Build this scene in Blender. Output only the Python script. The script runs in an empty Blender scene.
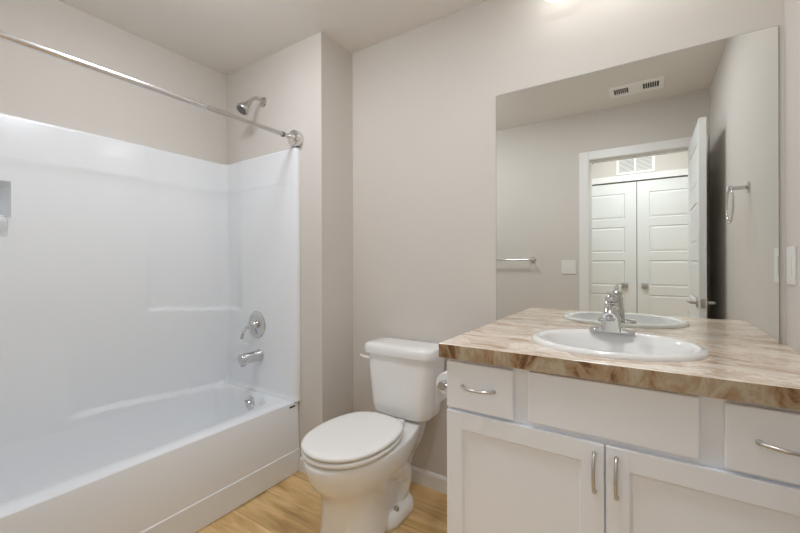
import bpy, bmesh, math, random
from mathutils import Vector, Matrix
random.seed(7)
S = bpy.context.scene
C = S.collection
PI = math.pi

# ------------------------------------------------------------------ camera, world, lights, exposure
cam_d = bpy.data.cameras.new('camera'); cam = bpy.data.objects.new('camera', cam_d); C.objects.link(cam)
cam_d.sensor_width = 36.0; cam_d.lens = 378.1 / 800 * 36; cam_d.shift_y = -0.004; cam_d.clip_start = 0.02
cam.matrix_world = (Matrix.Translation((0, 0, 1.177)) @ Matrix.Rotation(0.5788, 4, 'Z')
                    @ Matrix.Rotation(PI / 2, 4, 'X') @ Matrix.Rotation(-0.0029, 4, 'Z'))
S.camera = cam
w = bpy.data.worlds.new('world'); S.world = w; w.use_nodes = True
w.node_tree.nodes['Background'].inputs[0].default_value = (1, .97, .93, 1)
w.node_tree.nodes['Background'].inputs[1].default_value = 0.3
S.view_settings.view_transform = 'Standard'; S.view_settings.look = 'None'
S.view_settings.gamma = 1; S.view_settings.use_curve_mapping = False
S.view_settings.exposure = 1.58
S.cycles.max_bounces = 16; S.cycles.diffuse_bounces = 10; S.cycles.glossy_bounces = 8; S.cycles.transmission_bounces = 6

DOME_W = 14.0       # emission of the ceiling light by the tub
FILL_W = 19.0        # emission of the unseen ceiling disc added to brighten the vanity
HALL_W = 19.5       # emission of the hall ceiling light glass
SHADE_W = 1.5        # emission of the vanity light shades

H = 2.44            # ceiling height
YB = 1.75           # mirror wall
YP = 1.49           # plumbing end of the tub alcove
XW = -1.482         # side of the short wall beside the toilet
XA = -2.358         # long wall of the tub alcove
XR = 0.384          # right wall
YD = -0.05          # doorway wall, room side
XT = -1.654         # tub apron
YH = -1.20          # closet wall across the hall

# ------------------------------------------------------------------ materials
def mat(name, col, rough=.5, metal=0.0, coat=0.0, spec=.5):
    m = bpy.data.materials.new(name); m.use_nodes = True
    b = m.node_tree.nodes['Principled BSDF']
    b.inputs['Base Color'].default_value = (*col, 1); b.inputs['Roughness'].default_value = rough
    b.inputs['Metallic'].default_value = metal; b.inputs['Coat Weight'].default_value = coat
    b.inputs['Specular IOR Level'].default_value = spec
    return m
def nodes(m): return m.node_tree.nodes, m.node_tree.links, m.node_tree.nodes['Principled BSDF']
def add_bump(m, scale, strength, dist=.002, detail=3):
    n, l, b = nodes(m)
    tc = n.new('ShaderNodeTexCoord'); t = n.new('ShaderNodeTexNoise'); t.inputs['Scale'].default_value = scale
    t.inputs['Detail'].default_value = detail
    bp = n.new('ShaderNodeBump'); bp.inputs['Strength'].default_value = strength; bp.inputs['Distance'].default_value = dist
    l.new(tc.outputs['Object'], t.inputs['Vector']); l.new(t.outputs['Fac'], bp.inputs['Height'])
    l.new(bp.outputs['Normal'], b.inputs['Normal'])
    return m
M = {}
M['wall'] = add_bump(mat('wall_paint', (.640, .604, .560), .75, spec=.3), 70, .12, .0015)
M['ceil'] = add_bump(mat('ceiling_paint', (.77, .742, .70), .85, spec=.2), 60, .15, .0015)
M['trim'] = mat('trim_paint', (.81, .805, .79), .35)
M['door'] = mat('door_paint', (.77, .79, .78), .38)
M['tub'] = mat('tub_acrylic', (.805, .83, .855), .18, coat=.3)
M['porc'] = mat('porcelain', (.84, .835, .82), .10, coat=.4)
M['seat'] = mat('toilet_seat_plastic', (.84, .83, .81), .22)
M['cab'] = mat('cabinet_paint', (.87, .90, .95), .38)
M['dark'] = mat('badge_and_shade_black', (.03, .03, .03), .7)  # near-black: the badge's own colour, also painted shade in duct and closet
M['chrome'] = mat('chrome', (.66, .66, .66), .10, metal=1)
M['steel'] = mat('polished_steel', (.74, .73, .72), .20, metal=1)
M['nickel'] = mat('brushed_nickel', (.58, .565, .54), .28, metal=1)
M['plastic'] = mat('white_plastic', (.78, .77, .74), .3)
M['paper'] = mat('paper', (.82, .81, .79), .9)
M['vent'] = mat('vent_paint', (.88, .87, .85), .5)
M['mirror'] = mat('mirror_silver', (.86, .875, .855), .0, metal=1)
M['medge'] = mat('mirror_edge_glass', (.32, .34, .32), .2)
M['rubber'] = mat('grey_nozzle_rubber', (.15, .15, .15), .6)

def emis(name, col, st):
    m = bpy.data.materials.new(name); m.use_nodes = True
    n = m.node_tree.nodes; n.clear()
    e = n.new('ShaderNodeEmission'); o = n.new('ShaderNodeOutputMaterial')
    e.inputs[0].default_value = (*col, 1); e.inputs[1].default_value = st
    m.node_tree.links.new(e.outputs[0], o.inputs[0]); return m
M['glow'] = emis('lit_glass', (.955, .995, 1.06), DOME_W)
M['fillglow'] = emis('fill_disc_glow', (.955, .995, 1.06), FILL_W)
M['hallglow'] = emis('lit_hall_glass', (.93, .99, 1.03), HALL_W)
M['shade'] = emis('lit_shade_glass', (1, .98, .95), SHADE_W)

# oak plank floor
def floor_mat():
    m = mat('oak_plank', (.5, .3, .13), .38); n, l, b = nodes(m)
    tc = n.new('ShaderNodeTexCoord')
    br = n.new('ShaderNodeTexBrick'); br.offset = .37; br.inputs['Scale'].default_value = 1
    br.inputs['Brick Width'].default_value = 1.2; br.inputs['Row Height'].default_value = .18
    br.inputs['Mortar Size'].default_value = .0012; br.inputs['Mortar Smooth'].default_value = .3
    br.inputs['Color1'].default_value = (.0, .0, .0, 1); br.inputs['Color2'].default_value = (1, 1, 1, 1)
    br.inputs['Mortar'].default_value = (.5, .5, .5, 1)
    l.new(tc.outputs['Object'], br.inputs['Vector'])
    mp = n.new('ShaderNodeMapping'); mp.inputs['Scale'].default_value = (1.6, 11, 1)
    l.new(tc.outputs['Object'], mp.inputs['Vector'])
    va = n.new('ShaderNodeVectorMath'); va.operation = 'ADD'
    sc = n.new('ShaderNodeVectorMath'); sc.operation = 'SCALE'; sc.inputs['Scale'].default_value = 7
    l.new(br.outputs['Color'], sc.inputs[0]); l.new(mp.outputs[0], va.inputs[0]); l.new(sc.outputs[0], va.inputs[1])
    t1 = n.new('ShaderNodeTexNoise'); t1.inputs['Scale'].default_value = 1.4; t1.inputs['Detail'].default_value = 6
    t1.inputs['Roughness'].default_value = .6; t1.inputs['Distortion'].default_value = .6
    l.new(va.outputs[0], t1.inputs['Vector'])
    r = n.new('ShaderNodeValToRGB'); e = r.color_ramp.elements
    e[0].position = .30; e[0].color = (.42, .25, .095, 1); e[1].position = .72; e[1].color = (.88, .66, .36, 1)
    x = e.new(.52); x.color = (.72, .48, .215, 1)
    l.new(t1.outputs['Fac'], r.inputs['Fac'])
    mx = n.new('ShaderNodeMix'); mx.data_type = 'RGBA'; mx.blend_type = 'MULTIPLY'
    rr = n.new('ShaderNodeMapRange'); rr.inputs['To Min'].default_value = .85; rr.inputs['To Max'].default_value = 1.1
    l.new(br.outputs['Color'], rr.inputs['Value'])
    mx.inputs['Factor'].default_value = 1
    l.new(r.outputs['Color'], mx.inputs['A']); l.new(rr.outputs[0], mx.inputs['B'])
    m2 = n.new('ShaderNodeMix'); m2.data_type = 'RGBA'; m2.inputs['B'].default_value = (.34, .20, .08, 1)
    l.new(br.outputs['Fac'], m2.inputs['Factor']); l.new(mx.outputs['Result'], m2.inputs['A'])
    l.new(m2.outputs['Result'], b.inputs['Base Color'])
    return m
M['floor'] = floor_mat()

# swirling tan stone laminate
def stone_mat(name, cols, scale, rot, noise, rough):
    m = mat(name, (.5, .4, .3), .22, coat=.2); n, l, b = nodes(m)
    tc = n.new('ShaderNodeTexCoord'); mp = n.new('ShaderNodeMapping')
    mp.inputs['Rotation'].default_value = (0, 0, rot); mp.inputs['Scale'].default_value = scale
    l.new(tc.outputs['Object'], mp.inputs['Vector'])
    t0 = n.new('ShaderNodeTexNoise'); t0.inputs['Scale'].default_value = 3.0; t0.inputs['Detail'].default_value = 3
    l.new(mp.outputs[0], t0.inputs['Vector'])
    sc = n.new('ShaderNodeVectorMath'); sc.operation = 'SCALE'; sc.inputs['Scale'].default_value = .35
    l.new(t0.outputs['Color'], sc.inputs[0])
    va = n.new('ShaderNodeVectorMath'); va.operation = 'ADD'
    l.new(mp.outputs[0], va.inputs[0]); l.new(sc.outputs[0], va.inputs[1])
    t1 = n.new('ShaderNodeTexNoise'); t1.inputs['Scale'].default_value = noise; t1.inputs['Detail'].default_value = 8
    t1.inputs['Roughness'].default_value = rough; t1.inputs['Distortion'].default_value = .45
    l.new(va.outputs[0], t1.inputs['Vector'])
    r = n.new('ShaderNodeValToRGB'); e = r.color_ramp.elements
    e[0].position = cols[0][0]; e[0].color = (*cols[0][1], 1); e[1].position = cols[-1][0]; e[1].color = (*cols[-1][1], 1)
    for p, c in cols[1:-1]:
        x = e.new(p); x.color = (*c, 1)
    l.new(t1.outputs['Fac'], r.inputs['Fac']); l.new(r.outputs['Color'], b.inputs['Base Color'])
    return m
M['stone'] = stone_mat('tan_stone_laminate', [(.33, (.42, .28, .17)), (.41, (.58, .44, .33)), (.45, (.76, .65, .54)), (.50, (.62, .48, .36)),
    (.54, (.88, .80, .70)), (.60, (.72, .60, .48)), (.68, (.90, .84, .76)), (.76, (.60, .46, .34))], (1.1, 2.9, 1.0), .35, 4.8, .6)
M['stone_edge_shaded'] = stone_mat('tan_stone_laminate_edge_shaded', [(.30, (.075, .033, .012)), (.40, (.20, .105, .045)), (.46, (.36, .235, .13)), (.52, (.40, .30, .19)),
    (.60, (.50, .42, .31)), (.66, (.40, .29, .18)), (.76, (.58, .52, .42))], (1.3, 1.0, .7), 0, 11, .66)  # edge copy: brown blotches of its own, darkened further to paint in its shading

# ------------------------------------------------------------------ mesh helpers
def link(name, bm, m, parent=None, smooth=False, sub=0, auto=True):
    me = bpy.data.meshes.new(name)
    bmesh.ops.recalc_face_normals(bm, faces=bm.faces)
    if smooth:
        for f in bm.faces: f.smooth = True
        if auto:
            for e in bm.edges:
                if len(e.link_faces) == 2 and e.calc_face_angle(0) > math.radians(38): e.smooth = False
    bm.to_mesh(me); bm.free()
    for mm in (m if isinstance(m, (list, tuple)) else [m]): me.materials.append(mm)
    o = bpy.data.objects.new(name, me); C.objects.link(o)
    if parent: 
        o.parent = parent
        o.matrix_parent_inverse = parent_world(parent).inverted()
    if sub:
        s = o.modifiers.new('subdivision', 'SUBSURF'); s.levels = sub; s.render_levels = sub
    return o
def parent_world(p):
    mw = p.matrix_basis.copy()
    if p.parent: mw = parent_world(p.parent) @ p.matrix_parent_inverse @ mw
    return mw
def tag(o, label, cat, group=None, kind=None):
    o['label'] = label; o['category'] = cat
    if group: o['group'] = group
    if kind: o['kind'] = kind
    return o
def thing(name, loc, label, cat, group=None, kind=None):
    o = bpy.data.objects.new(name, None); o.empty_display_size = .05; C.objects.link(o); o.location = loc
    return tag(o, label, cat, group, kind)
def struct(o, label=None, cat=None):
    o['kind'] = 'structure'
    if label: o['label'] = label
    if cat: o['category'] = cat
    return o
def box(bm, a, b, bev=0.0, seg=2, mi=0):
    a = Vector(a); b = Vector(b); c = (a + b) / 2; d = b - a
    r = bmesh.ops.create_cube(bm, size=1, matrix=Matrix.Translation(c) @ Matrix.Diagonal((abs(d.x), abs(d.y), abs(d.z), 1)))
    vs = r['verts']; fs = set(f for v in vs for f in v.link_faces)
    if mi:
        for f in fs: f.material_index = mi
    if bev:
        es = list(set(e for v in vs for e in v.link_edges))
        bmesh.ops.bevel(bm, geom=es, offset=bev, segments=seg, affect='EDGES', profile=.5, material=mi if mi else -1)
def bx(*args, **k):
    bm = bmesh.new(); box(bm, *args, **k); return bm
def axis_mat(p, d):
    d = Vector(d).normalized(); q = Vector((0, 0, 1)).rotation_difference(d)
    return Matrix.Translation(p) @ q.to_matrix().to_4x4()
def lathe(bm, prof, p=(0, 0, 0), d=(0, 0, 1), n=32, mi=0, sx=1, sy=1):
    """prof: list of (radius, height) spun about axis d through p"""
    X = axis_mat(p, d); rings = []
    for r, h in prof:
        if r < 1e-6: rings.append([bm.verts.new(X @ Vector((0, 0, h)))])
        else: rings.append([bm.verts.new(X @ Vector((r * sx * math.cos(2 * PI * i / n), r * sy * math.sin(2 * PI * i / n), h))) for i in range(n)])
    for a, b in zip(rings, rings[1:]):
        for i in range(n):
            j = (i + 1) % n
            if len(a) == 1 and len(b) == 1: continue
            if len(a) == 1: f = bm.faces.new((a[0], b[i], b[j]))
            elif len(b) == 1: f = bm.faces.new((a[i], a[j], b[0]))
            else: f = bm.faces.new((a[i], a[j], b[j], b[i]))
            f.material_index = mi
def smooth_path(pts, k=8):
    P = [Vector(p) for p in pts]; out = []
    for i in range(len(P) - 1):
        p0 = P[max(i - 1, 0)]; p1 = P[i]; p2 = P[i + 1]; p3 = P[min(i + 2, len(P) - 1)]
        for j in range(k):
            t = j / k
            out.append(.5 * ((2 * p1) + (p2 - p0) * t + (2 * p0 - 5 * p1 + 4 * p2 - p3) * t * t + (3 * p1 - p0 - 3 * p2 + p3) * t ** 3))
    out.append(P[-1]); return out
def tube(bm, pts, r, n=12, cap=True, flat=1.0, up=None, mi=0):
    P = [Vector(p) for p in pts]; m = len(P)
    R = r if isinstance(r, (list, tuple)) else [r] * m
    if len(R) != m: R = [R[0] + (R[-1] - R[0]) * i / (m - 1) for i in range(m)]
    prev = None; rings = []
    for i, p in enumerate(P):
        t = (P[min(i + 1, m - 1)] - P[max(i - 1, 0)]).normalized()
        if prev is None:
            ref = Vector(up) if up else (Vector((0, 0, 1)) if abs(t.z) < .9 else Vector((1, 0, 0)))
            u = (ref - t * ref.dot(t)).normalized()
        else: u = (prev - t * prev.dot(t)).normalized()
        prev = u; v = t.cross(u)
        rings.append([bm.verts.new(p + (u * math.cos(2 * PI * k / n) * flat + v * math.sin(2 * PI * k / n)) * R[i]) for k in range(n)])
    for a, b in zip(rings, rings[1:]):
        for k in range(n):
            f = bm.faces.new((a[k], a[(k + 1) % n], b[(k + 1) % n], b[k])); f.material_index = mi
    if cap:
        bm.faces.new(rings[0]); bm.faces.new(list(reversed(rings[-1])))
def loft(bm, rings, cap0=True, cap1=True, mi=0):
    V = [[bm.verts.new(p) for p in r] for r in rings]
    n = len(V[0])
    for a, b in zip(V, V[1:]):
        for i in range(n):
            f = bm.faces.new((a[i], a[(i + 1) % n], b[(i + 1) % n], b[i])); f.material_index = mi
    if cap0: bm.faces.new(list(reversed(V[0])))
    if cap1: bm.faces.new(V[-1])
    return V
def rrect(x0, y0, x1, y1, r, z, k=6, m=4):
    """rounded rectangle ring; k points per corner and m per straight side"""
    rs = r if isinstance(r, (list, tuple)) else [r] * 4
    cs = [(x1 - rs[0], y1 - rs[0], 0, rs[0]), (x0 + rs[1], y1 - rs[1], PI / 2, rs[1]),
          (x0 + rs[2], y0 + rs[2], PI, rs[2]), (x1 - rs[3], y0 + rs[3], 1.5 * PI, rs[3])]
    pts = []
    for i, (cx, cy, a0, q) in enumerate(cs):
        arc = [Vector((cx + q * math.cos(a0 + PI / 2 * j / (k - 1)), cy + q * math.sin(a0 + PI / 2 * j / (k - 1)), z)) for j in range(k)]
        pts += arc
        nx, ny, na, nq = cs[(i + 1) % 4]
        nxt = Vector((nx + nq * math.cos(na), ny + nq * math.sin(na), z))
        for j in range(1, m + 1): pts.append(arc[-1].lerp(nxt, j / (m + 1)))
    return pts

# ------------------------------------------------------------------ the room shell
struct(link('floor', bx((-2.6, -1.45, -.06), (1.5, 1.95, 0)), M['floor']))
struct(link('ceiling', bx((-2.6, -1.45, H), (1.5, 1.95, H + .08)), M['ceil']))
def wall(name, a, b): return struct(link(name, bx(a, b), M['wall']))
bm = bmesh.new()                                  # left wall with the niche opening behind the soap shelf
for a_, b_ in (((YD - .12, 0), (YP, 1.36)), ((YD - .12, 1.36), (.14, 1.56)), ((.47, 1.36), (YP, 1.56)), ((YD - .12, 1.56), (YP, H))):
    box(bm, (XA - .12, a_[0], a_[1]), (XA, b_[0], b_[1]))
struct(link('wall_left', bm, M['wall']))
wall('wall_alcove_end', (XA - .12, YP, 0), (XW, YB + .12, H))
wall('wall_back', (XW, YB, 0), (XR + .12, YB + .12, H))
wall('wall_right', (XR, YD - .12, 0), (XR + .12, YB, H))
OX0, OX1, OZ = -.405, .295, 2.035          # the doorway
bm = bmesh.new()
box(bm, (XA, YD - .12, 0), (OX0 - .018, YD, H)); box(bm, (OX1 + .018, YD - .12, 0), (XR, YD, H))
box(bm, (OX0 - .018, YD - .12, OZ + .018), (OX1 + .018, YD, H))
struct(link('wall_front', bm, M['wall']))
HX0, HX1 = -1.35, 1.20
CX0, CX1, CZ = -.86, .68, 2.045            # the closet opening
bm = bmesh.new()
box(bm, (HX0, YH - .12, 0), (CX0, YH, H)); box(bm, (CX1, YH - .12, 0), (HX1, YH, H)); box(bm, (CX0, YH - .12, CZ), (CX1, YH, H))
struct(link('wall_hall_back', bm, M['wall']))
wall('wall_hall_left', (HX0 - .1, YH - .12, 0), (HX0, YD - .12, H))
wall('wall_hall_right', (HX1, YH - .12, 0), (HX1 + .1, YD - .12, H))
# trims
bm = bmesh.new()
for y0, y1 in ((YD, YD + .014), (YD - .134, YD - .12)):
    box(bm, (OX0 - .078, y0, 0), (OX0 - .004, y1, OZ + .074), .003)
    box(bm, (OX1 + .004, y0, 0), (min(OX1 + .078, XR - .002), y1, OZ + .074), .003)
    box(bm, (OX0 - .0035, y0, OZ + .004), (OX1 + .0035, y1, OZ + .074), .003)
struct(link('trim_1', bm, M['trim']))
bm = bmesh.new()                                            # door jamb with stop
box(bm, (OX0 - .018, YD - .12, 0), (OX0, YD, OZ)); box(bm, (OX1, YD - .12, 0), (OX1 + .018, YD, OZ)); box(bm, (OX0 - .018, YD - .12, OZ), (OX1 + .018, YD, OZ + .018))
box(bm, (OX0, YD - .075, 0), (OX0 + .01, YD - .04, OZ)); box(bm, (OX1 - .01, YD - .075, 0), (OX1, YD - .04, OZ)); box(bm, (OX0 + .01, YD - .075, OZ - .01), (OX1 - .01, YD - .04, OZ))
jamb = struct(link('trim_2', bm, M['trim']))
link('strike_plate', bx((OX0 - .001, YD - .034, .91), (OX0 + .0015, YD - .008, .97), bev=.0005), M['nickel'], jamb)
bm = bmesh.new()                                            # closet casing
box(bm, (CX0 - .06, YH, 0), (CX0 + .004, YH + .015, CZ + .062), .003); box(bm, (CX1 - .004, YH, 0), (CX1 + .06, YH + .015, CZ + .062), .003)
box(bm, (CX0 + .0045, YH, CZ - .004), (CX1 - .0045, YH + .015, CZ + .062), .003)
struct(link('trim_3', bm, M['trim']))
def baseboard(name, a, b, nrm):
    bm = bmesh.new(); a = Vector((*a, 0)); b = Vector((*b, 0)); n = Vector((*nrm, 0))
    prof = [(0, 0), (.012, 0), (.012, .068), (.009, .076), (.004, .081), (0, .082)]
    r0 = [a + n * d + Vector((0, 0, z + .0)) for d, z in prof]; r1 = [b + n * d + Vector((0, 0, z)) for d, z in prof]
    loft(bm, [r0, r1]); return struct(link(name, bm, M['trim']))
baseboard('baseboard_back', (XW + .013, YB), (-.577, YB), (0, -1))
baseboard('baseboard_alcove', (XW, YB - .001), (XW, YP - .012), (1, 0))
baseboard('baseboard_alcove_end', (XT + .004, YP), (XW + .012, YP), (0, -1))
baseboard('baseboard_front', (XT + .004, YD), (OX0 - .08, YD), (0, 1))
baseboard('baseboard_right', (XR, YD + .015), (XR, 1.18), (-1, 0))
baseboard('baseboard_hall', (HX0, YH), (CX0 - .061, YH), (0, 1))

# ------------------------------------------------------------------ panelled doors
def door_mesh(wd, ht, th, stile, npan, rail=.105, bot=.20, top=.115):
    """five panel door, lower hinge corner at the origin, width along +x, thickness along -y"""
    bm = bmesh.new()
    ph = (ht - bot - top - rail * (npan - 1)) / npan
    zs = [0, bot]
    for i in range(npan):
        zs.append(zs[-1] + ph)
        if i < npan - 1: zs.append(zs[-1] + rail)
    zs.append(ht); xs = [0, stile, wd - stile, wd]
    grids = []
    for y, sgn in ((0, 1), (-th, -1)):
        g = [[bm.verts.new((x, y, z)) for x in xs] for z in zs]; grids.append(g); pans = []
        for i in range(len(zs) - 1):
            for j in range(3):
                q = (g[i][j], g[i][j + 1], g[i + 1][j + 1], g[i + 1][j])
                f = bm.faces.new(q if sgn < 0 else tuple(reversed(q)))
                if j == 1 and i % 2 == 1: pans.append(f)
        for f in pans:
            f.normal_update()
            bmesh.ops.inset_individual(bm, faces=[f], thickness=.010, depth=-.007)
            bmesh.ops.inset_individual(bm, faces=[f], thickness=.006, depth=0)
            bmesh.ops.inset_individual(bm, faces=[f], thickness=.022, depth=.005)
    a, b = grids
    def q(p0, p1, p2, p3): bm.faces.new((p0, p1, p2, p3))
    for i in range(len(zs) - 1):
        q(a[i][0], a[i + 1][0], b[i + 1][0], b[i][0]); q(a[i][3], b[i][3], b[i + 1][3], a[i + 1][3])
    for j in range(3):
        q(a[0][j], b[0][j], b[0][j + 1], a[0][j + 1]); q(a[-1][j], a[-1][j + 1], b[-1][j + 1], b[-1][j])
    return bm
# bathroom door: hinged on the right jamb, standing open along the right wall
d1 = link('door_1', door_mesh(.695, 2.022, .035, .11, 5), M['door'])
d1.location = (OX1 - .002, YD + .002, .01); d1.rotation_euler = (0, 0, PI / 2)     # width now along +y, thickness along +x
for v in d1.data.vertices: v.co.y += .035                                         # thickness towards -x
struct(d1)
DXF = OX1 - .002 - .035                                       # room-side face
def lever(parent, face_x, s, y, z):
    bm = bmesh.new()
    lathe(bm, [(0, 0), (.032, 0), (.032, .006), (.026, .010), (.011, .012), (.011, .040), (0, .041)], (face_x, y, z), (s, 0, 0), 24)
    tube(bm, smooth_path([(face_x + s * .038, y + .004, z), (face_x + s * .043, y - .02, z), (face_x + s * .045, y - .06, z - .002), (face_x + s * .040, y - .105, z - .004)], 6), .0085, 10)
    return link('lever_handle', bm, M['nickel'], parent, True)
lever(d1, DXF, -1, .585, .935)
lever(d1, DXF + .035, 1, .585, .935)
link('latch_plate', bx((DXF + .006, .644, .905), (DXF + .029, .6485, .962), bev=.0005), M['nickel'], d1)
for z in (.25, 1.05, 1.82):
    bm = bmesh.new(); lathe(bm, [(0, 0), (.006, 0), (.006, .09), (0, .09)], (DXF + .037, YD + .008, z), (0, 0, 1), 10)
    link('hinge', bm, M['nickel'], d1, True)
# closet doors, each a leaf
for k, (x0, kx) in enumerate(((CX0 + .012, -.198), (-.087, -.018))):
    w_ = (-.093 - (CX0 + .012)) if k == 0 else (CX1 - .012 + .087)
    d = link('door_%d' % (k + 2), door_mesh(w_, 2.02, .034, .105, 5, .085), M['door'])
    d.location = (x0, YH - .012, .012); struct(d)
    bm = bmesh.new()
    lathe(bm, [(0, 0), (.012, 0), (.012, .014), (.01, .016), (0, .016)], (kx, YH - .012, .937), (0, 1, 0), 16)
    box(bm, (kx - .030, YH + .0025, .911), (kx + .030, YH + .020, .963), .003)
    link('door_knob', bm, M['nickel'], d, True)
struct(link('wall_closet_shade', bx((CX0 - .02, YH - .125, 0), (CX1 + .02, YH - .115, CZ + .02)), M['dark']))  # near-black sheet stands in for the shade inside the closet

# ------------------------------------------------------------------ tub
def sst(a, b, x):
    t = min(1, max(0, (x - a) / (b - a))); return t * t * (3 - 2 * t)
tub = thing('bathtub', ((XA + XT) / 2, .73, 0), 'glossy white one-piece bathtub with moulded wall surround filling the alcove on the left', 'bathtub')
ZR = .397; TY0, TY1 = YD + .005, YP - .002
bm = bmesh.new()
K, Mm = 9, 9
def tubring(x0, y0, x1, y1, r, z, dx0=0):
    return rrect(x0, y0, x1, y1, r, z, K, Mm)
rings = [
    rrect(XA + .003, TY0, XT + .000, TY1, .004, .004, K, Mm),
    rrect(XA + .003, TY0, XT + .0005, TY1, .004, .1265, K, Mm),
    rrect(XA + .003, TY0, XT - .004, TY1, .004, .131, K, Mm),
    rrect(XA + .003, TY0, XT - .014, TY1, .004, ZR - .0075, K, Mm),
    rrect(XA + .004, TY0 + .001, XT - .0165, TY1 - .001, .006, ZR - .0025, K, Mm),
    rrect(XA + .005, TY0 + .002, XT - .022, TY1 - .002, .008, ZR, K, Mm),
    rrect(-2.350, .085, -1.748, 1.452, [.20, .22, .16, .18], ZR, K, Mm),
    rrect(-2.349, .090, -1.754, 1.447, [.20, .22, .16, .18], ZR - .003, K, Mm),
    rrect(-2.348, .100, -1.763, 1.438, [.20, .22, .16, .18], ZR - .014, K, Mm),
    rrect(-2.346, .120, -1.773, 1.428, [.195, .21, .16, .18], ZR - .04, K, Mm),
    rrect(-2.335, .190, -1.792, 1.412, [.19, .20, .17, .18], .27, K, Mm),
    rrect(-2.310, .270, -1.815, 1.390, [.18, .18, .17, .17], .16, K, Mm),
    rrect(-2.260, .330, -1.850, 1.350, [.15, .15, .15, .15], .105, K, Mm),
    rrect(-2.19, .40, -1.90, 1.30, [.12, .12, .12, .12], .09, K, Mm),
]
for rg in rings[6:]:
    for p in rg:                                  # the front rim is a little wider at the near end
        if p.x > -1.95: p.x -= .010 + .032 * sst(.2, 1.0, 1.0 - p.y)
loft(bm, rings, cap0=True, cap1=True)
link('basin', bm, M['tub'], tub, True, auto=True)
bm = bmesh.new()
lathe(bm, [(0, .0), (.036, 0), (.036, .004), (.030, .010), (.012, .012), (0, .012)], (-2.020, 1.425, .330), (0, -1, .12), 28, sx=1.15, sy=1.15)
tube(bm, [(-2.020, 1.413, .333), (-2.035, 1.396, .353)], .005, 8)
link('overflow_plate', bm, M['chrome'], tub, True)
bm = bmesh.new(); lathe(bm, [(0, 0), (.035, 0), (.035, .003), (.028, .005), (.012, .002), (0, .002)], (-2.07, 1.20, .09), (0, 0, 1), 24)
link('drain', bm, M['chrome'], tub, True)
b_ = bx((XT - .0155, 1.424, ZR - .0275), (XT - .0118, 1.462, ZR - .0185), bev=.0005)
b_ = link('badge', b_, M['dark'], tub); b_['label'] = 'small dark maker badge at the rim corner'

# ------------------------------------------------------------------ moulded surround: a relief swept around three walls
def bump2(lo, hi, wdt, x): return sst(lo - wdt, lo + wdt, x) * (1 - sst(hi - wdt, hi + wdt, x))
SZ1 = 1.832
def relief(seg, y, x, z):
    d = .024
    if seg == 'long':
        u = y
        # tall recessed bay beside the plumbing end, deepening towards its shelf ledge at the bottom
        zb = .925 - .034 * sst(1.0, 1.46, u)
        bay = sst(.975, 1.035, u) * sst(zb - .014, zb + .006, z) * (.30 + .70 * (1 - sst(.90, 1.45, z)))
        d -= .020 * bay
        # faint proud band along the top with a block in it
        d += .0016 * sst(1.632, 1.644, z) + .0012 * bump2(.665, .995, .006, u) * sst(1.636, 1.648, z)
        # lower shelf above the tub rim, running out into a smooth slope at its near end
        zl = .445 - .045 * sst(.69, 1.42, u)
        a = sst(.62, .74, u)
        below = (1 - sst(zl - .010, zl + .012, z)) * .034
        slope = (1 - sst(.36, 1.00, z)) * .036
        d += a * below + (1 - a) * slope
        if z < ZR:
            q = ZR - z; d += q * .13 + (q / .3) ** 3 * .09
        # soap niche
        d -= .085 * bump2(.165, .445, .006, u) * bump2(1.383, 1.531, .006, z)
    elif seg == 'end':
        # x runs from the corner to the front edge
        bay = (1 - sst(-2.25, -2.14, x)) * sst(.877, .897, z) * (.30 + .70 * (1 - sst(.90, 1.45, z)))
        d -= .020 * bay
        d += .0016 * sst(1.632, 1.644, z)
        d += (1 - sst(.395, .420, z)) * .010
    return d
sur = tub
def surround_panel(name, cols, deep=False):
    """cols: list of (base point x,y, inward normal, seg)"""
    bm = bmesh.new(); zs = []
    z = ZR + .0005 if not deep else ZR + .0005 - 33 * .009
    while z < SZ1 - .006: zs.append(z); z += .009
    zs += [SZ1 - .004, SZ1]
    grid = []
    for (x, y, nx, ny, seg) in cols:
        col = [bm.verts.new((x, y, zs[0]))]
        for z in zs:
            d = relief(seg, y, x, z)
            if z == SZ1: d -= .003
            col.append(bm.verts.new((x + nx * d, y + ny * d, z)))
        col.append(bm.verts.new((x, y, SZ1))); grid.append(col)
    for a, b in zip(grid, grid[1:]):
        n = len(a)
        for i in range(0 if not deep else 1, n - 1): bm.faces.new((a[i], a[i + 1], b[i + 1], b[i]))
    return link(name, bm, M['tub'], sur, True)
g = .002; R = .055
cols = []; y = TY0 + .03
while y < YP - R - g: cols.append((XA + g, y, 1, 0, 'long')); y += .010
cxx, cyy = XA + g + R, YP - g - R
for i in range(9):
    a = PI - PI / 2 * i / 8
    seg = 'long' if i < 4 else 'end'
    cols.append((cxx + R * math.cos(a), cyy + R * math.sin(a), -math.cos(a), -math.sin(a), seg))
x = cxx + .01
while x < XT - .03: cols.append((x, YP - g, 0, -1, 'end')); x += .012
cols += [(XT - .022, YP - g, 0, -1, 'end'), (XT - .010, YP - g, 0, -.95, 'end'), (XT - .004, YP - g, 0, -.8, 'end'), (XT + .001, YP - g, 0, -.4, 'end'), (XT + .0012, YP - .0006, 0, 0, 'end')]
# the corner arc is thinner so the relief does not fold over
k_ = len([c for c in cols if c[4] == 'long' and c[2] == 1])
surround_panel('back_panel', cols[:k_ + 5], True)
surround_panel('end_panel', cols[k_ + 4:])
cols = [(XT - x_, TY0 - .003, 0, 1, 'near') for x_ in (0, .01, .05, .2, .4, .6, XT - XA - .04)]
surround_panel('end_panel', cols)
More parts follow.
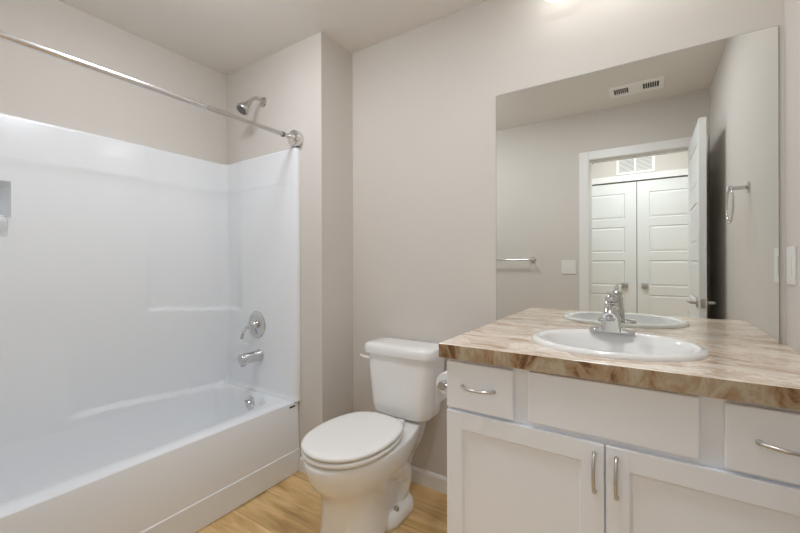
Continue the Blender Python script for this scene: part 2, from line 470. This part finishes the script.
# soap dish below the niche
bm = bmesh.new()
for_y0, for_y1 = .155, .445
dish = []
for (dx, z) in ((0, 1.300), (.012, 1.312), (.030, 1.335), (.042, 1.352), (.046, 1.362), (.046, 1.376), (.043, 1.381), (.036, 1.381), (.030, 1.372), (0, 1.370)):
    dish.append((dx, z))
ring0 = []
steps = 14; R_ = []
for i in range(steps + 1):
    t = i / steps; yy = for_y0 + (for_y1 - for_y0) * t
    e = max(0.02, min(1, math.sin(PI * t) * 3.2)) ** .6
    R_.append([Vector((XA + .028 + dx * e, yy, z if dx == 0 else 1.372 + (z - 1.372) * (.4 + .6 * e))) for dx, z in dish])
loft(bm, R_)
link('soap_dish', bm, M['tub'], sur, True)
# the narrow slot line above the dish
bm = bx((XA + .032, .20, 1.3815), (XA + .066, .425, 1.3855), bev=.0015)
link('soap_tray_lip', bm, M['tub'], sur)

# ------------------------------------------------------------------ shower fittings
YF = YP - .0265          # face of the end panel
t = thing('shower_valve', (-2.007, YF, .803), 'round chrome single-lever valve plate on the surround above the tub spout', 'shower valve')
bm = bmesh.new(); lathe(bm, [(0, -.004), (.080, -.004), (.082, .001), (.078, .006), (.05, .011), (.034, .013), (0, .013)], (-2.007, YF, .803), (0, -1, 0), 40)
link('escutcheon', bm, M['chrome'], t, True)
bm = bmesh.new(); lathe(bm, [(0, 0), (.028, .01), (.026, .04), (.022, .052), (0, .056)], (-2.007, YF, .803), (0, -1, 0), 24)
tube(bm, smooth_path([(-2.02, YF - .042, .80), (-2.045, YF - .055, .785), (-2.06, YF - .06, .755), (-2.065, YF - .066, .72)], 5), [.013, .0095], 12)
link('lever_handle', bm, M['chrome'], t, True)
t = thing('tub_spout', (-1.982, YF, .620), 'stubby chrome tub spout below the round shower valve', 'tub spout')
bm = bmesh.new()
lathe(bm, [(0, 0), (.036, 0), (.037, .006), (.034, .014), (.032, .03), (.031, .10), (0, .101)], (-1.982, YF, .620), (0, -1, -.03), 28)
link('spout_body', bm, M['chrome'], t, True)
bm = bmesh.new(); lathe(bm, [(0, 0), (.030, 0), (.034, .004), (.034, .026), (.031, .032), (0, .032)], (-1.982, YF - .098, .617), (0, -1, -.05), 24)
lathe(bm, [(0, 0), (.016, 0), (.017, .040), (.014, .042), (0, .036)], (-1.982, YF - .114, .617), (0, 0, -1), 16)
link('spout_tip', bm, M['chrome'], t, True)
t = thing('overhead_shower', (-1.972, YP, 2.17), 'brushed nickel shower head on a short bent arm, high on the alcove end wall', 'shower head')
bm = bmesh.new(); lathe(bm, [(0, 0), (.030, 0), (.029, .006), (.018, .013), (.012, .014), (0, .014)], (-1.972, YP, 2.17), (0, -1, 0), 28)
link('flange', bm, M['nickel'], t, True)
hd = Vector((-.08, -.62, -.78)).normalized(); hp = Vector((-1.975, YP - .098, 2.134))
bm = bmesh.new(); tube(bm, smooth_path([(-1.972, YP - .008, 2.17), (-1.972, YP - .05, 2.176), (-1.973, YP - .078, 2.160), hp], 7), .0095, 14)
link('shower_arm', bm, M['nickel'], t, True)
bm = bmesh.new(); lathe(bm, [(0, -.004), (.014, -.002), (.017, .010), (.015, .020), (.018, .028), (.034, .052), (.039, .064), (.039, .074), (.036, .078), (.034, .076), (0, .074)], hp, hd, 32)
sh = link('spray_head', bm, M['nickel'], t, True)
bm = bmesh.new(); lathe(bm, [(0, 0), (.030, 0), (.030, .0025), (.016, .003), (.014, .001), (0, .001)], hp + hd * .0745, hd, 28)
link('nozzle_face', bm, M['rubber'], sh, True)

RX, RZ = -1.665, 1.885
t = thing('shower_curtain_rod', (RX, .7, RZ), 'straight chrome shower curtain rod across the tub opening', 'curtain rod')
bm = bmesh.new(); tube(bm, [(RX, YD + .02, RZ), (RX, .95, RZ)], .0125, 20); link('rod_tube', bm, M['steel'], t, True)
bm = bmesh.new(); tube(bm, [(RX, .94, RZ), (RX, YP - .02, RZ)], .0105, 20)
link('inner_tube', bm, M['nickel'], t, True)
bm = bmesh.new(); lathe(bm, [(.0105, 0), (.0145, 0), (.0145, .012), (.0105, .012)], (RX, YP - .115, RZ), (0, 1, 0), 20)
link('lock_collar', bm, M['rubber'], t, True)
for yy, s in ((YP, -1), (YD, 1)):
    bm = bmesh.new()
    lathe(bm, [(0, 0), (.045, 0), (.046, .004), (.046, .034), (.042, .040), (.022, .044), (.0165, .07), (.0125, .076), (0, .076)], (RX, yy, RZ), (0, s, 0), 32)
    fl = link('end_flange', bm, M['steel'], t, True)

# ------------------------------------------------------------------ toilet
TX, BX = -1.045, -1.068
toi = thing('toilet', (BX, 1.40, 0), 'white two-piece toilet with closed lid between the tub and the vanity', 'toilet')
def interp(pts, t):
    for (a, va), (b, vb) in zip(pts, pts[1:]):
        if t <= b: 
            k = (t - a) / (b - a) if b > a else 0
            return va + (vb - va) * k
    return pts[-1][1]
EGG = [(0, 0), (.012, .22), (.04, .42), (.09, .62), (.17, .80), (.28, .93), (.42, 1.0), (.56, .985), (.70, .90), (.82, .76), (.92, .67), (1, .66)]
OVAL = [(0, 0), (.012, .22), (.04, .42), (.09, .62), (.17, .79), (.28, .925), (.42, .995), (.56, 1.0), (.70, .95), (.82, .86), (.91, .70), (.97, .48), (1, 0.0)]
PED = [(0, 0), (.01, .35), (.03, .55), (.08, .76), (.17, .92), (.28, 1.0), (.42, .97), (.56, .80), (.70, .73), (.85, .72), (1, .68)]
TT = [0, .012, .04, .09, .17, .28, .42, .56, .70, .82, .91, .97, 1]
def section(yf, yb, W, z, prof, cx=None, zt=0):
    cx = BX if cx is None else cx
    if isinstance(prof, tuple): f = lambda t: interp(prof[0], t) * (1 - prof[2]) + interp(prof[1], t) * prof[2]
    else: f = lambda t: interp(prof, t)
    L = [Vector((cx - W * f(t), yf + (yb - yf) * t, z)) for t in TT]
    Rr = [Vector((cx + W * f(t), yf + (yb - yf) * t, z)) for t in reversed(TT)]
    if f(0) < 1e-6: Rr = Rr[:-1]
    if f(1) < 1e-6: Rr = Rr[1:]
    return L + Rr
bm = bmesh.new()
P2 = lambda k: (PED, EGG, k)
loft(bm, [
    section(1.112, 1.600, .136, .000, P2(0)),
    section(1.114, 1.598, .134, .030, P2(0)),
    section(1.120, 1.590, .128, .080, P2(0)),
    section(1.124, 1.595, .124, .150, P2(0)),
    section(1.118, 1.610, .128, .205, P2(.15)),
    section(1.100, 1.635, .142, .240, P2(.5)),
    section(1.064, 1.665, .164, .272, P2(.9)),
    section(1.040, 1.685, .177, .305, P2(1)),
    section(1.026, 1.700, .184, .342, P2(1)),
    section(1.020, 1.705, .188, .360, P2(1)),
    section(1.018, 1.708, .189, .385, P2(1)),
    section(1.022, 1.708, .187, .393, P2(1)),
    section(1.036, 1.700, .174, .398, P2(1)),
])
link('bowl', bm, M['porc'], toi, True, sub=1, auto=False)
bm = bmesh.new()
for s in (-1, 1):
    tube(bm, smooth_path([(BX + s * .060, 1.26, .245), (BX + s * .068, 1.36, .25), (BX + s * .066, 1.46, .235), (BX + s * .062, 1.525, .17), (BX + s * .064, 1.51, .10), (BX + s * .065, 1.48, .05)], 5),
         [.045, .050, .054, .058, .06, .06, .06, .062, .064, .066, .066, .066, .066, .066, .065, .064, .062, .060, .058, .056, .054, .052, .050, .048, .046, .045][:26], 16)
link('trapway', bm, M['porc'], toi, True, auto=False)
bm = bmesh.new()
def foot(W, z, y0, y1): return [Vector((p.x, p.y, z)) for p in rrect(BX - W, y0, BX + W, y1, min(.085, W * .62), z, 8, 2)]
loft(bm, [foot(.138, 0, 1.325, 1.60), foot(.139, .02, 1.325, 1.60), foot(.135, .046, 1.332, 1.596), foot(.122, .064, 1.345, 1.582), foot(.095, .074, 1.37, 1.56)])
link('foot_flange', bm, M['porc'], toi, True, auto=False)
for s in (-1, 1):
    bm = bmesh.new(); lathe(bm, [(0, 0), (.013, 0), (.012, .008), (.007, .014), (0, .015)], (BX + s * .116, 1.42, .066), (s * .35, 0, 1), 16)
    link('floor_bolt', bm, M['nickel'], toi, True)
bm = bmesh.new()
def lidsec(inset, z, z2=None): return section(1.020 + inset, 1.506 - inset, .187 - inset, z, OVAL)
loft(bm, [lidsec(.014, .4025), lidsec(.004, .404), lidsec(.001, .411), lidsec(.003, .421), lidsec(.014, .4235)])
link('seat', bm, M['seat'], toi, True, sub=1, auto=False)
bm = bmesh.new()
loft(bm, [lidsec(.012, .4275), lidsec(.003, .429), lidsec(.000, .436), lidsec(.003, .443), lidsec(.012, .4475), lidsec(.04, .450), lidsec(.09, .451)])
link('lid', bm, M['seat'], toi, True, sub=1, auto=False)
for s in (-1, 1):
    link('hinge_cap', bx((BX + s * .075 - .02, 1.490, .401), (BX + s * .075 + .02, 1.530, .428), bev=.006), M['seat'], toi, True)
bm = bmesh.new()
def tk(hw, yf, yb, z, r, bow=.012):
    pts = rrect(TX - hw, yf, TX + hw, yb, [r * .5, r * .5, r, r], z, 6, 5)
    for p in pts:
        if p.y < (yf + yb) / 2: p.y -= bow * (1 - ((p.x - TX) / hw) ** 2)
    return pts
loft(bm, [tk(.135, 1.60, 1.715, .403, .04), tk(.152, 1.580, 1.722, .408, .045), tk(.166, 1.566, 1.728, .425, .05), tk(.172, 1.562, 1.730, .47, .05),
          tk(.184, 1.560, 1.733, .60, .045), tk(.192, 1.558, 1.735, .705, .04), tk(.192, 1.558, 1.735, .714, .04)])
tank = link('tank', bm, M['porc'], toi, True)
bm = bmesh.new()
loft(bm, [tk(.196, 1.552, 1.738, .7155, .04), tk(.206, 1.544, 1.742, .719, .045), tk(.208, 1.542, 1.743, .735, .045), tk(.207, 1.543, 1.743, .752, .045), tk(.202, 1.548, 1.740, .762, .045), tk(.190, 1.558, 1.734, .767, .04), tk(.12, 1.60, 1.70, .769, .03)])
link('tank_lid', bm, M['porc'], toi, True)
bm = bmesh.new()
lathe(bm, [(0, 0), (.014, 0), (.013, .010), (0, .012)], (TX - .160, 1.563, .690), (-.5, -.8, 0), 16)
tube(bm, smooth_path([(TX - .165, 1.556, .690), (TX - .185, 1.545, .692), (TX - .215, 1.548, .697)], 5), [.0085, .006], 10)
link('flush_lever', bm, M['seat'], toi, True)

# ------------------------------------------------------------------ vanity
VX0, VX1, VY = -.576, .382, 1.184        # face frame plane
van = thing('vanity_cabinet', ((VX0 + VX1) / 2, 1.46, 0), 'white shaker vanity cabinet with two doors and nickel pulls under the stone-look counter', 'vanity cabinet')
bm = bmesh.new()
box(bm, (VX0, VY, .10), (VX1, YB - .003, .855), .001)
box(bm, (VX0 + .002, VY + .07, 0), (VX1 - .002, YB - .003, .101))
link('carcass', bm, M['cab'], van)
def slab(x0, x1, z0, z1): return bx((x0, VY - .019, z0), (x1, VY - .0006, z1), bev=.0035, seg=3)
def shaker(x0, x1, z0, z1, st=.056):
    bm = bmesh.new(); yf = VY - .019
    box(bm, (x0, yf, z0), (x0 + st, VY - .0006, z1), .0018); box(bm, (x1 - st, yf, z0), (x1, VY - .0006, z1), .0018)
    box(bm, (x0 + st - .002, yf + .0002, z1 - st), (x1 - st + .002, VY - .0006, z1 - .0003)); box(bm, (x0 + st - .002, yf + .0002, z0 + .0003), (x1 - st + .002, VY - .0006, z0 + st))
    box(bm, (x0 + st - .004, yf + .009, z0 + st - .004), (x1 - st + .004, VY - .001, z1 - st + .004))
    # sloped inner edge of the frame
    a, b, c, d = x0 + st, x1 - st, z0 + st, z1 - st; e = .007
    o = [Vector((a, yf + .0004, c)), Vector((b, yf + .0004, c)), Vector((b, yf + .0004, d)), Vector((a, yf + .0004, d))]
    i = [Vector((a + e, yf + .0092, c + e)), Vector((b - e, yf + .0092, c + e)), Vector((b - e, yf + .0092, d - e)), Vector((a + e, yf + .0092, d - e))]
    loft(bm, [o, i], False, False)
    return bm
def pull(name, a, b, out, parent):
    """arched bar pull between a and b, standing out by `out` along -y"""
    a = Vector(a); b = Vector(b); n = Vector((0, -1, 0)); bm = bmesh.new()
    pts = []
    for i in range(17):
        t = i / 16; p = a.lerp(b, t); k = 1 - (2 * t - 1) ** 2
        pts.append(p + n * (.004 + out * k ** .75))
    d = (b - a).normalized()
    tube(bm, [a + n * 0.0 - d * .0] + pts + [b + n * 0.0], .0048, 10)
    for p in (a, b): lathe(bm, [(0, 0), (.0065, 0), (.006, .006), (0, .008)], p, n, 12)
    return link(name, bm, M['nickel'], parent, True)
PY = VY - .019
dl = link('drawer', slab(-.573, -.348, .690, .845), M['cab'], van)
pull('handle', (-.514, PY, .768), (-.407, PY, .768), .024, dl)
link('false_front', slab(-.302, .106, .697, .849), M['cab'], van)
dr = link('drawer', slab(.153, .378, .690, .845), M['cab'], van)
pull('handle', (.212, PY, .768), (.319, PY, .768), .024, dr)
a_ = link('door', shaker(-.573, -.0995, .112, .680), M['cab'], van)
pull('handle', (-.123, PY, .652), (-.123, PY, .548), .024, a_)
a_ = link('door', shaker(-.0945, .378, .112, .680), M['cab'], van)
pull('handle', (-.070, PY, .652), (-.070, PY, .548), .024, a_)

# countertop with a rolled front edge
ZC = .906
bm = bmesh.new()
X0, X1, Y0, Y1 = -.594, XR - .001, 1.146, YB - .0015
box(bm, (X0, Y0, .858), (X1, Y1, ZC), .0025, 3)
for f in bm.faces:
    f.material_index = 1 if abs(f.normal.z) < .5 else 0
ct = tag(link('countertop', bm, [M['stone'], M['stone_edge_shaded']]), 'tan and cream swirled stone-look countertop on the white vanity', 'countertop')
# cut for the sink bowl
SX, SY, SA, SB = -.101, 1.435, .253, .214
bmc = bmesh.new(); lathe(bmc, [(0, -.1), (.9, -.1), (.9, .12), (0, .12)], (SX, SY, ZC - .02), (0, 0, 1), 48, sx=SA, sy=SB)
me = bpy.data.meshes.new('cut'); bmesh.ops.recalc_face_normals(bmc, faces=bmc.faces); bmc.to_mesh(me); bmc.free()
cut = bpy.data.objects.new('cut', me); C.objects.link(cut)
def boolean_cut(o, cutter):
    md = o.modifiers.new('cut', 'BOOLEAN'); md.operation = 'DIFFERENCE'; md.object = cutter; md.solver = 'EXACT'
    dg = bpy.context.evaluated_depsgraph_get(); dg.update()
    nm = bpy.data.meshes.new_from_object(o.evaluated_get(dg)); o.modifiers.remove(md)
    nm.name = o.name; o.data = nm
boolean_cut(ct, cut)
for o in list(van.children):
    if o.name.startswith('carcass'): boolean_cut(o, cut)
bpy.data.objects.remove(cut)
# sink
sk = thing('sink', (SX, SY, ZC), 'white oval drop-in sink set in the vanity countertop', 'sink')
bm = bmesh.new(); prof = [(1.0, .0003), (1.0, .006), (.985, .012), (.955, .015), (.90, .0145), (.865, .011), (.845, .003), (.82, -.02), (.78, -.055), (.68, -.10), (.5, -.13), (.25, -.142), (0.0, -.144)]
rings = []; n = 64
for r, h in prof:
    back = sst(.78, .87, r)      # the bowl sits forward so that the back ledge carries the faucet
    rings.append([Vector((SX + SA * r * math.cos(2 * PI * i / n), SY - .018 * (1 - back) + SB * r * (1 if r > .9 else .985) * math.sin(2 * PI * i / n), ZC + h)) for i in range(n)] if r > 0 else None)
rr_ = [x for x in rings if x]
loft(bm, rr_, False, True)
link('basin', bm, M['porc'], sk, True)
bm = bmesh.new(); lathe(bm, [(0, 0), (.022, 0), (.022, .003), (.015, .004), (0, .006)], (SX, SY - .018, ZC - .1415), (0, 0, 1), 20)
link('drain', bm, M['chrome'], sk, True)
# faucet
FX, FY, FZ = -.110, 1.602, ZC + .0148
fc = thing('faucet', (FX, FY, FZ), 'chrome single-lever centerset faucet on the back rim of the sink', 'faucet')
bm = bmesh.new()
loft(bm, [rrect(FX - .074, FY - .024, FX + .074, FY + .024, .0235, FZ, 8, 3), rrect(FX - .074, FY - .024, FX + .074, FY + .024, .0235, FZ + .004, 8, 3),
          rrect(FX - .068, FY - .021, FX + .068, FY + .021, .020, FZ + .013, 8, 3), rrect(FX - .045, FY - .020, FX + .045, FY + .020, .018, FZ + .018, 8, 3)])
link('base_plate', bm, M['chrome'], fc, True)
bm = bmesh.new()
def fsec(hx, y0, y1, h, r): return rrect(FX - hx, FY + y0, FX + hx, FY + y1, r, FZ + h, 6, 2)
loft(bm, [fsec(.032, -.034, .024, .008, .006), fsec(.031, -.033, .024, .014, .006), fsec(.028, -.030, .023, .052, .010), fsec(.026, -.028, .023, .062, .014),
          fsec(.024, -.024, .023, .085, .020), fsec(.023, -.023, .023, .108, .021), fsec(.018, -.018, .018, .113, .017)])
link('body', bm, M['chrome'], fc, True)
bm = bmesh.new()
tube(bm, smooth_path([(FX, FY + .002, FZ + .084), (FX, FY - .035, FZ + .090), (FX, FY - .075, FZ + .086), (FX, FY - .105, FZ + .070)], 6), [.023, .0185], 20, flat=.8)
lathe(bm, [(0, 0), (.0125, 0), (.0125, .010), (.010, .011), (0, .009)], (FX, FY - .100, FZ + .066), (0, -.35, -1), 16)
link('spout', bm, M['chrome'], fc, True)
bm = bmesh.new()
lathe(bm, [(0, 0), (.021, 0), (.0225, .006), (.020, .016), (.010, .022), (0, .023)], (FX, FY, FZ + .1145), (0, 0, 1), 28)
tube(bm, smooth_path([(FX, FY + .006, FZ + .128), (FX - .001, FY - .030, FZ + .140), (FX - .004, FY - .074, FZ + .152)], 6), [.013, .0075], 12, flat=.55)
link('lever', bm, M['chrome'], fc, True)
bm = bmesh.new(); tube(bm, [(FX, FY + .019, FZ + .012), (FX, FY + .021, FZ + .055)], .003, 8); lathe(bm, [(0, 0), (.006, .002), (.006, .009), (0, .011)], (FX, FY + .021, FZ + .052), (0, 0, 1), 12)
link('lift_rod', bm, M['chrome'], fc, True)

# ------------------------------------------------------------------ mirror
MX0, MX1, MZ0, MZ1 = -.597, .3687, ZC + .0003, 1.967
mir = thing('wall_mirror', ((MX0 + MX1) / 2, YB, MZ0), 'large frameless rectangular mirror above the vanity countertop', 'mirror')
bm = bmesh.new(); box(bm, (MX0, YB - .0055, MZ0), (MX1, YB - .0005, MZ1))
for f in bm.faces: f.material_index = 1
link('glass_edge', bm, [M['medge'], M['medge']], mir)
bm = bmesh.new(); box(bm, (MX0 + .0015, YB - .0062, MZ0 + .0001), (MX1 - .0015, YB - .0056, MZ1 - .0015))
link('mirror_glass', bm, M['mirror'], mir)

# ------------------------------------------------------------------ vanity light (above the frame), three shades
vl = thing('vanity_light', (-.10, YB, 2.26), 'nickel vanity light bar with three glass shades above the mirror', 'light fixture')
link('back_plate', bx((-.35, YB - .022, 2.325), (.15, YB - .0005, 2.395), bev=.005), M['nickel'], vl)
for sx in (-.30, -.10, .10):
    bm = bmesh.new(); tube(bm, smooth_path([(sx, YB - .02, 2.36), (sx, YB - .07, 2.375), (sx, YB - .115, 2.405)], 5), .008, 10)
    lathe(bm, [(0, 0), (.022, 0), (.024, .03), (0, .03)], (sx, YB - .115, 2.385), (0, 0, 1), 16)
    link('arm', bm, M['nickel'], vl, True)
    bm = bmesh.new(); lathe(bm, [(.022, .118), (.034, .110), (.046, .06), (.056, .005), (.050, .0), (0, .0)], (sx, YB - .115, 2.268), (0, 0, 1), 24)
    shd = link('lamp_shade', bm, M['shade'], vl, True)
# ceiling light in the bathroom
def ceiling_light(x, y, label, m, r=.15):
    t = thing('ceiling_light', (x, y, H), label, 'ceiling light')
    bm = bmesh.new(); lathe(bm, [(0, 0), (r + .012, 0), (r + .012, .022), (r, .024), (0, .024)], (x, y, H), (0, 0, -1), 40)
    link('metal_ring', bm, M['nickel'], t, True)
    bm = bmesh.new(); lathe(bm, [(r - .004, .023), (r - .006, .035), (r * .85, .060), (r * .55, .078), (0, .086)], (x, y, H), (0, 0, -1), 40)
    link('glass_dome', bm, m, t, True)
ceiling_light(-1.40, .74, 'round flush ceiling light over the bathroom floor beside the tub', M['glow'])
t = thing('ceiling_light', (-.30, .89, H), 'slim round ceiling disc added as unseen fill light in front of the vanity', 'ceiling light')  # unseen fill light, added to lift the vanity and right wall
bm = bmesh.new(); lathe(bm, [(.118, 0), (.130, 0), (.130, .010), (.124, .014), (.118, .012), (.118, 0)], (-.30, .89, H), (0, 0, -1), 40)
link('metal_ring', bm, M['trim'], t, True)
bm = bmesh.new(); lathe(bm, [(.117, .006), (.117, .012), (.08, .016), (0, .018)], (-.30, .89, H), (0, 0, -1), 40)
link('fill_disc', bm, M['fillglow'], t, True)
ceiling_light(-.10, -.44, 'round flush ceiling light in the hall outside the door', M['hallglow'])

# ------------------------------------------------------------------ small fittings
# ceiling register, seen in the mirror
t = thing('ceiling_vent', (-.065, .275, H), 'white rectangular two-bank register on the bathroom ceiling', 'air vent')
vx0, vx1, vy0, vy1 = -.231, .103, .178, .372
bm = bmesh.new()
z0, z1 = H - .008, H - .0002
box(bm, (vx0, vy0, z0), (vx1, vy0 + .045, z1), .0015); box(bm, (vx0, vy1 - .045, z0), (vx1, vy1, z1), .0015)
box(bm, (vx0, vy0 + .045, z0), (vx0 + .03, vy1 - .045, z1), .0005); box(bm, (vx1 - .03, vy0 + .045, z0), (vx1, vy1 - .045, z1), .0005)
box(bm, (-.112, vy0 + .045, z0), (-.022, vy1 - .045, z1), .0005)
link('frame', bm, M['vent'], t)
link('duct_shade', bx((vx0 + .02, vy0 + .03, H - .0016), (vx1 - .02, vy1 - .03, H - .0004)), M['dark'], t)  # flat near-black sheet paints the shade behind the louvres
for a, b in ((vx0 + .03, -.112), (-.022, vx1 - .03)):
    k = 7; bm = bmesh.new()
    for i in range(1, k):
        x = a + (b - a) * i / k
        box(bm, (x - .0018, vy0 + .045, z0 + .001), (x + .0018, vy1 - .045, z1 - .0015))
    link('louvre_bank', bm, M['vent'], t)
# return air grille over the closet doors
t = thing('return_air_grille', (-.10, YH, 2.11), 'white two-bay return air grille on the hall wall above the closet doors', 'air vent')
gx0, gx1, gz0, gz1 = -.275, .070, 2.115, 2.318
bm = bmesh.new(); ya, yb = YH + .0005, YH + .012
box(bm, (gx0, ya, gz0), (gx0 + .026, yb, gz1), .002); box(bm, (gx1 - .026, ya, gz0), (gx1, yb, gz1), .002)
box(bm, (gx0 + .026, ya, gz0), (gx1 - .026, yb, gz0 + .026), .002); box(bm, (gx0 + .026, ya, gz1 - .026), (gx1 - .026, yb, gz1), .002)
gm = (gx0 + gx1) / 2; box(bm, (gm - .009, ya, gz0 + .026), (gm + .009, yb - .001, gz1 - .026), .001)
link('frame', bm, M['vent'], t)
link('duct_shade', bx((gx0 + .01, YH + .0002, gz0 + .01), (gx1 - .01, YH + .0012, gz1 - .01)), mat('grille_shadow', (.30, .30, .29), .8), t)  # flat grey sheet painted as the shade between the grille slats
for a, b in ((gx0 + .026, gm - .009), (gm + .009, gx1 - .026)):
    bm = bmesh.new()
    for i in range(11):
        z = gz0 + .030 + i * .0133
        loft(bm, [[Vector((x_, YH + .002, z + .009)), Vector((x_, YH + .003, z + .010)), Vector((x_, YH + .010, z + .001)), Vector((x_, YH + .009, z))] for x_ in (a, b)])
    link('louvre_bank', bm, M['vent'], t)
# towel bar on the doorway wall
t = thing('towel_bar', (-1.16, YD, 1.205), 'slim chrome towel bar on the doorway wall, left of the light switches', 'towel bar')
bm = bmesh.new(); tube(bm, [(-1.47, YD + .062, 1.205), (-.862, YD + .062, 1.205)], .008, 16); link('bar', bm, M['chrome'], t, True)
for x in (-1.465, -.867):
    bm = bmesh.new(); lathe(bm, [(0, 0), (.026, 0), (.025, .006), (.014, .010), (.010, .012), (.010, .05), (.014, .056), (.014, .070), (0, .073)], (x, YD, 1.205), (0, 1, 0), 24)
    link('post', bm, M['chrome'], t, True)
# switch plates
def plate(name, label, org, du, nrm, gangs, groupw=.046):
    """org centre on wall, du unit along the wall, nrm outward"""
    t = thing(name, org, label, 'light switch'); o = Vector(org); du = Vector(du); n = Vector(nrm); up = Vector((0, 0, 1))
    W = .035 + .023 * (gangs - 1) + (.0035 if gangs == 1 else .0)
    def b(c, hu, hz, d0, d1, bev, nm, m, par):
        p = [c + du * su * hu + up * sz * hz + n * d for su in (-1, 1) for sz in (-1, 1) for d in (d0, d1)]
        a = Vector((min(v.x for v in p), min(v.y for v in p), min(v.z for v in p))); e = Vector((max(v.x for v in p), max(v.y for v in p), max(v.z for v in p)))
        return link(nm, bx(a, e, bev=bev), m, par)
    b(o, W, .060, .0003, .006, .002, 'wall_plate', M['plastic'], t)
    for i in range(gangs):
        c = o + du * (i - (gangs - 1) / 2) * .046
        b(c, .0165, .0335, .0062, .0078, .0007, 'rocker', M['plastic'], t)
    return t
plate('light_switch', 'white double rocker switch plate on the doorway wall beside the door casing', (-.568, YD, 1.141), (1, 0, 0), (0, 1, 0), 2)
plate('light_switch', 'white single rocker switch plate on the right wall just above the counter end', (XR, 1.672, 1.166), (0, 1, 0), (-1, 0, 0), 1)
# towel ring on the right wall
t = thing('towel_ring', (XR, 1.21, 1.515), 'chrome towel ring hanging from a wall post on the right wall', 'towel ring')
bm = bmesh.new(); lathe(bm, [(0, 0), (.026, 0), (.025, .006), (.014, .010), (.009, .012), (.009, .055), (.013, .060), (.013, .074), (0, .077)], (XR, 1.21, 1.515), (-1, 0, 0), 24)
link('post', bm, M['chrome'], t, True)
bm = bmesh.new(); cz = 1.515 - .078; pts = []
for i in range(41):
    a = PI / 2 + 2 * PI * i / 40; pts.append((XR - .066, 1.21 + .078 * math.cos(a), cz + .078 * math.sin(a)))
tube(bm, pts, .0042, 10, cap=False); link('ring', bm, M['chrome'], t, True)
# toilet paper holder on the vanity side, with a roll
HXc, HZ = -.662, .705
t = thing('toilet_paper_holder', (VX0, 1.387, HZ), 'chrome toilet paper holder on the side of the vanity next to the tank', 'paper holder')
for y in (1.312, 1.462):
    bm = bmesh.new(); lathe(bm, [(0, 0), (.022, 0), (.021, .006), (.011, .010), (.009, .012), (.009, .080), (0, .080)], (VX0, y, HZ), (-1, 0, 0), 20)
    lathe(bm, [(0, -.011), (.016, -.011), (.018, -.006), (.018, .006), (.016, .011), (0, .011)], (HXc, y, HZ), (0, 1, 0), 20)
    link('post', bm, M['chrome'], t, True)
bm = bmesh.new(); tube(bm, [(HXc, 1.317, HZ), (HXc, 1.457, HZ)], .0155, 20); link('spindle', bm, M['chrome'], t, True)
t = thing('toilet_paper_roll', (HXc, 1.387, HZ), 'white toilet paper roll on the chrome holder beside the vanity', 'toilet paper')
bm = bmesh.new(); lathe(bm, [(.0156, 0), (.039, 0), (.041, .002), (.041, .100), (.039, .102), (.0156, .102), (.0156, 0)], (HXc, 1.336, HZ), (0, 1, 0), 36)
link('roll', bm, M['paper'], t, True)
link('hanging_sheet', bx((HXc - .0417, 1.338, HZ - .09), (HXc - .0407, 1.436, HZ)), M['paper'], t)
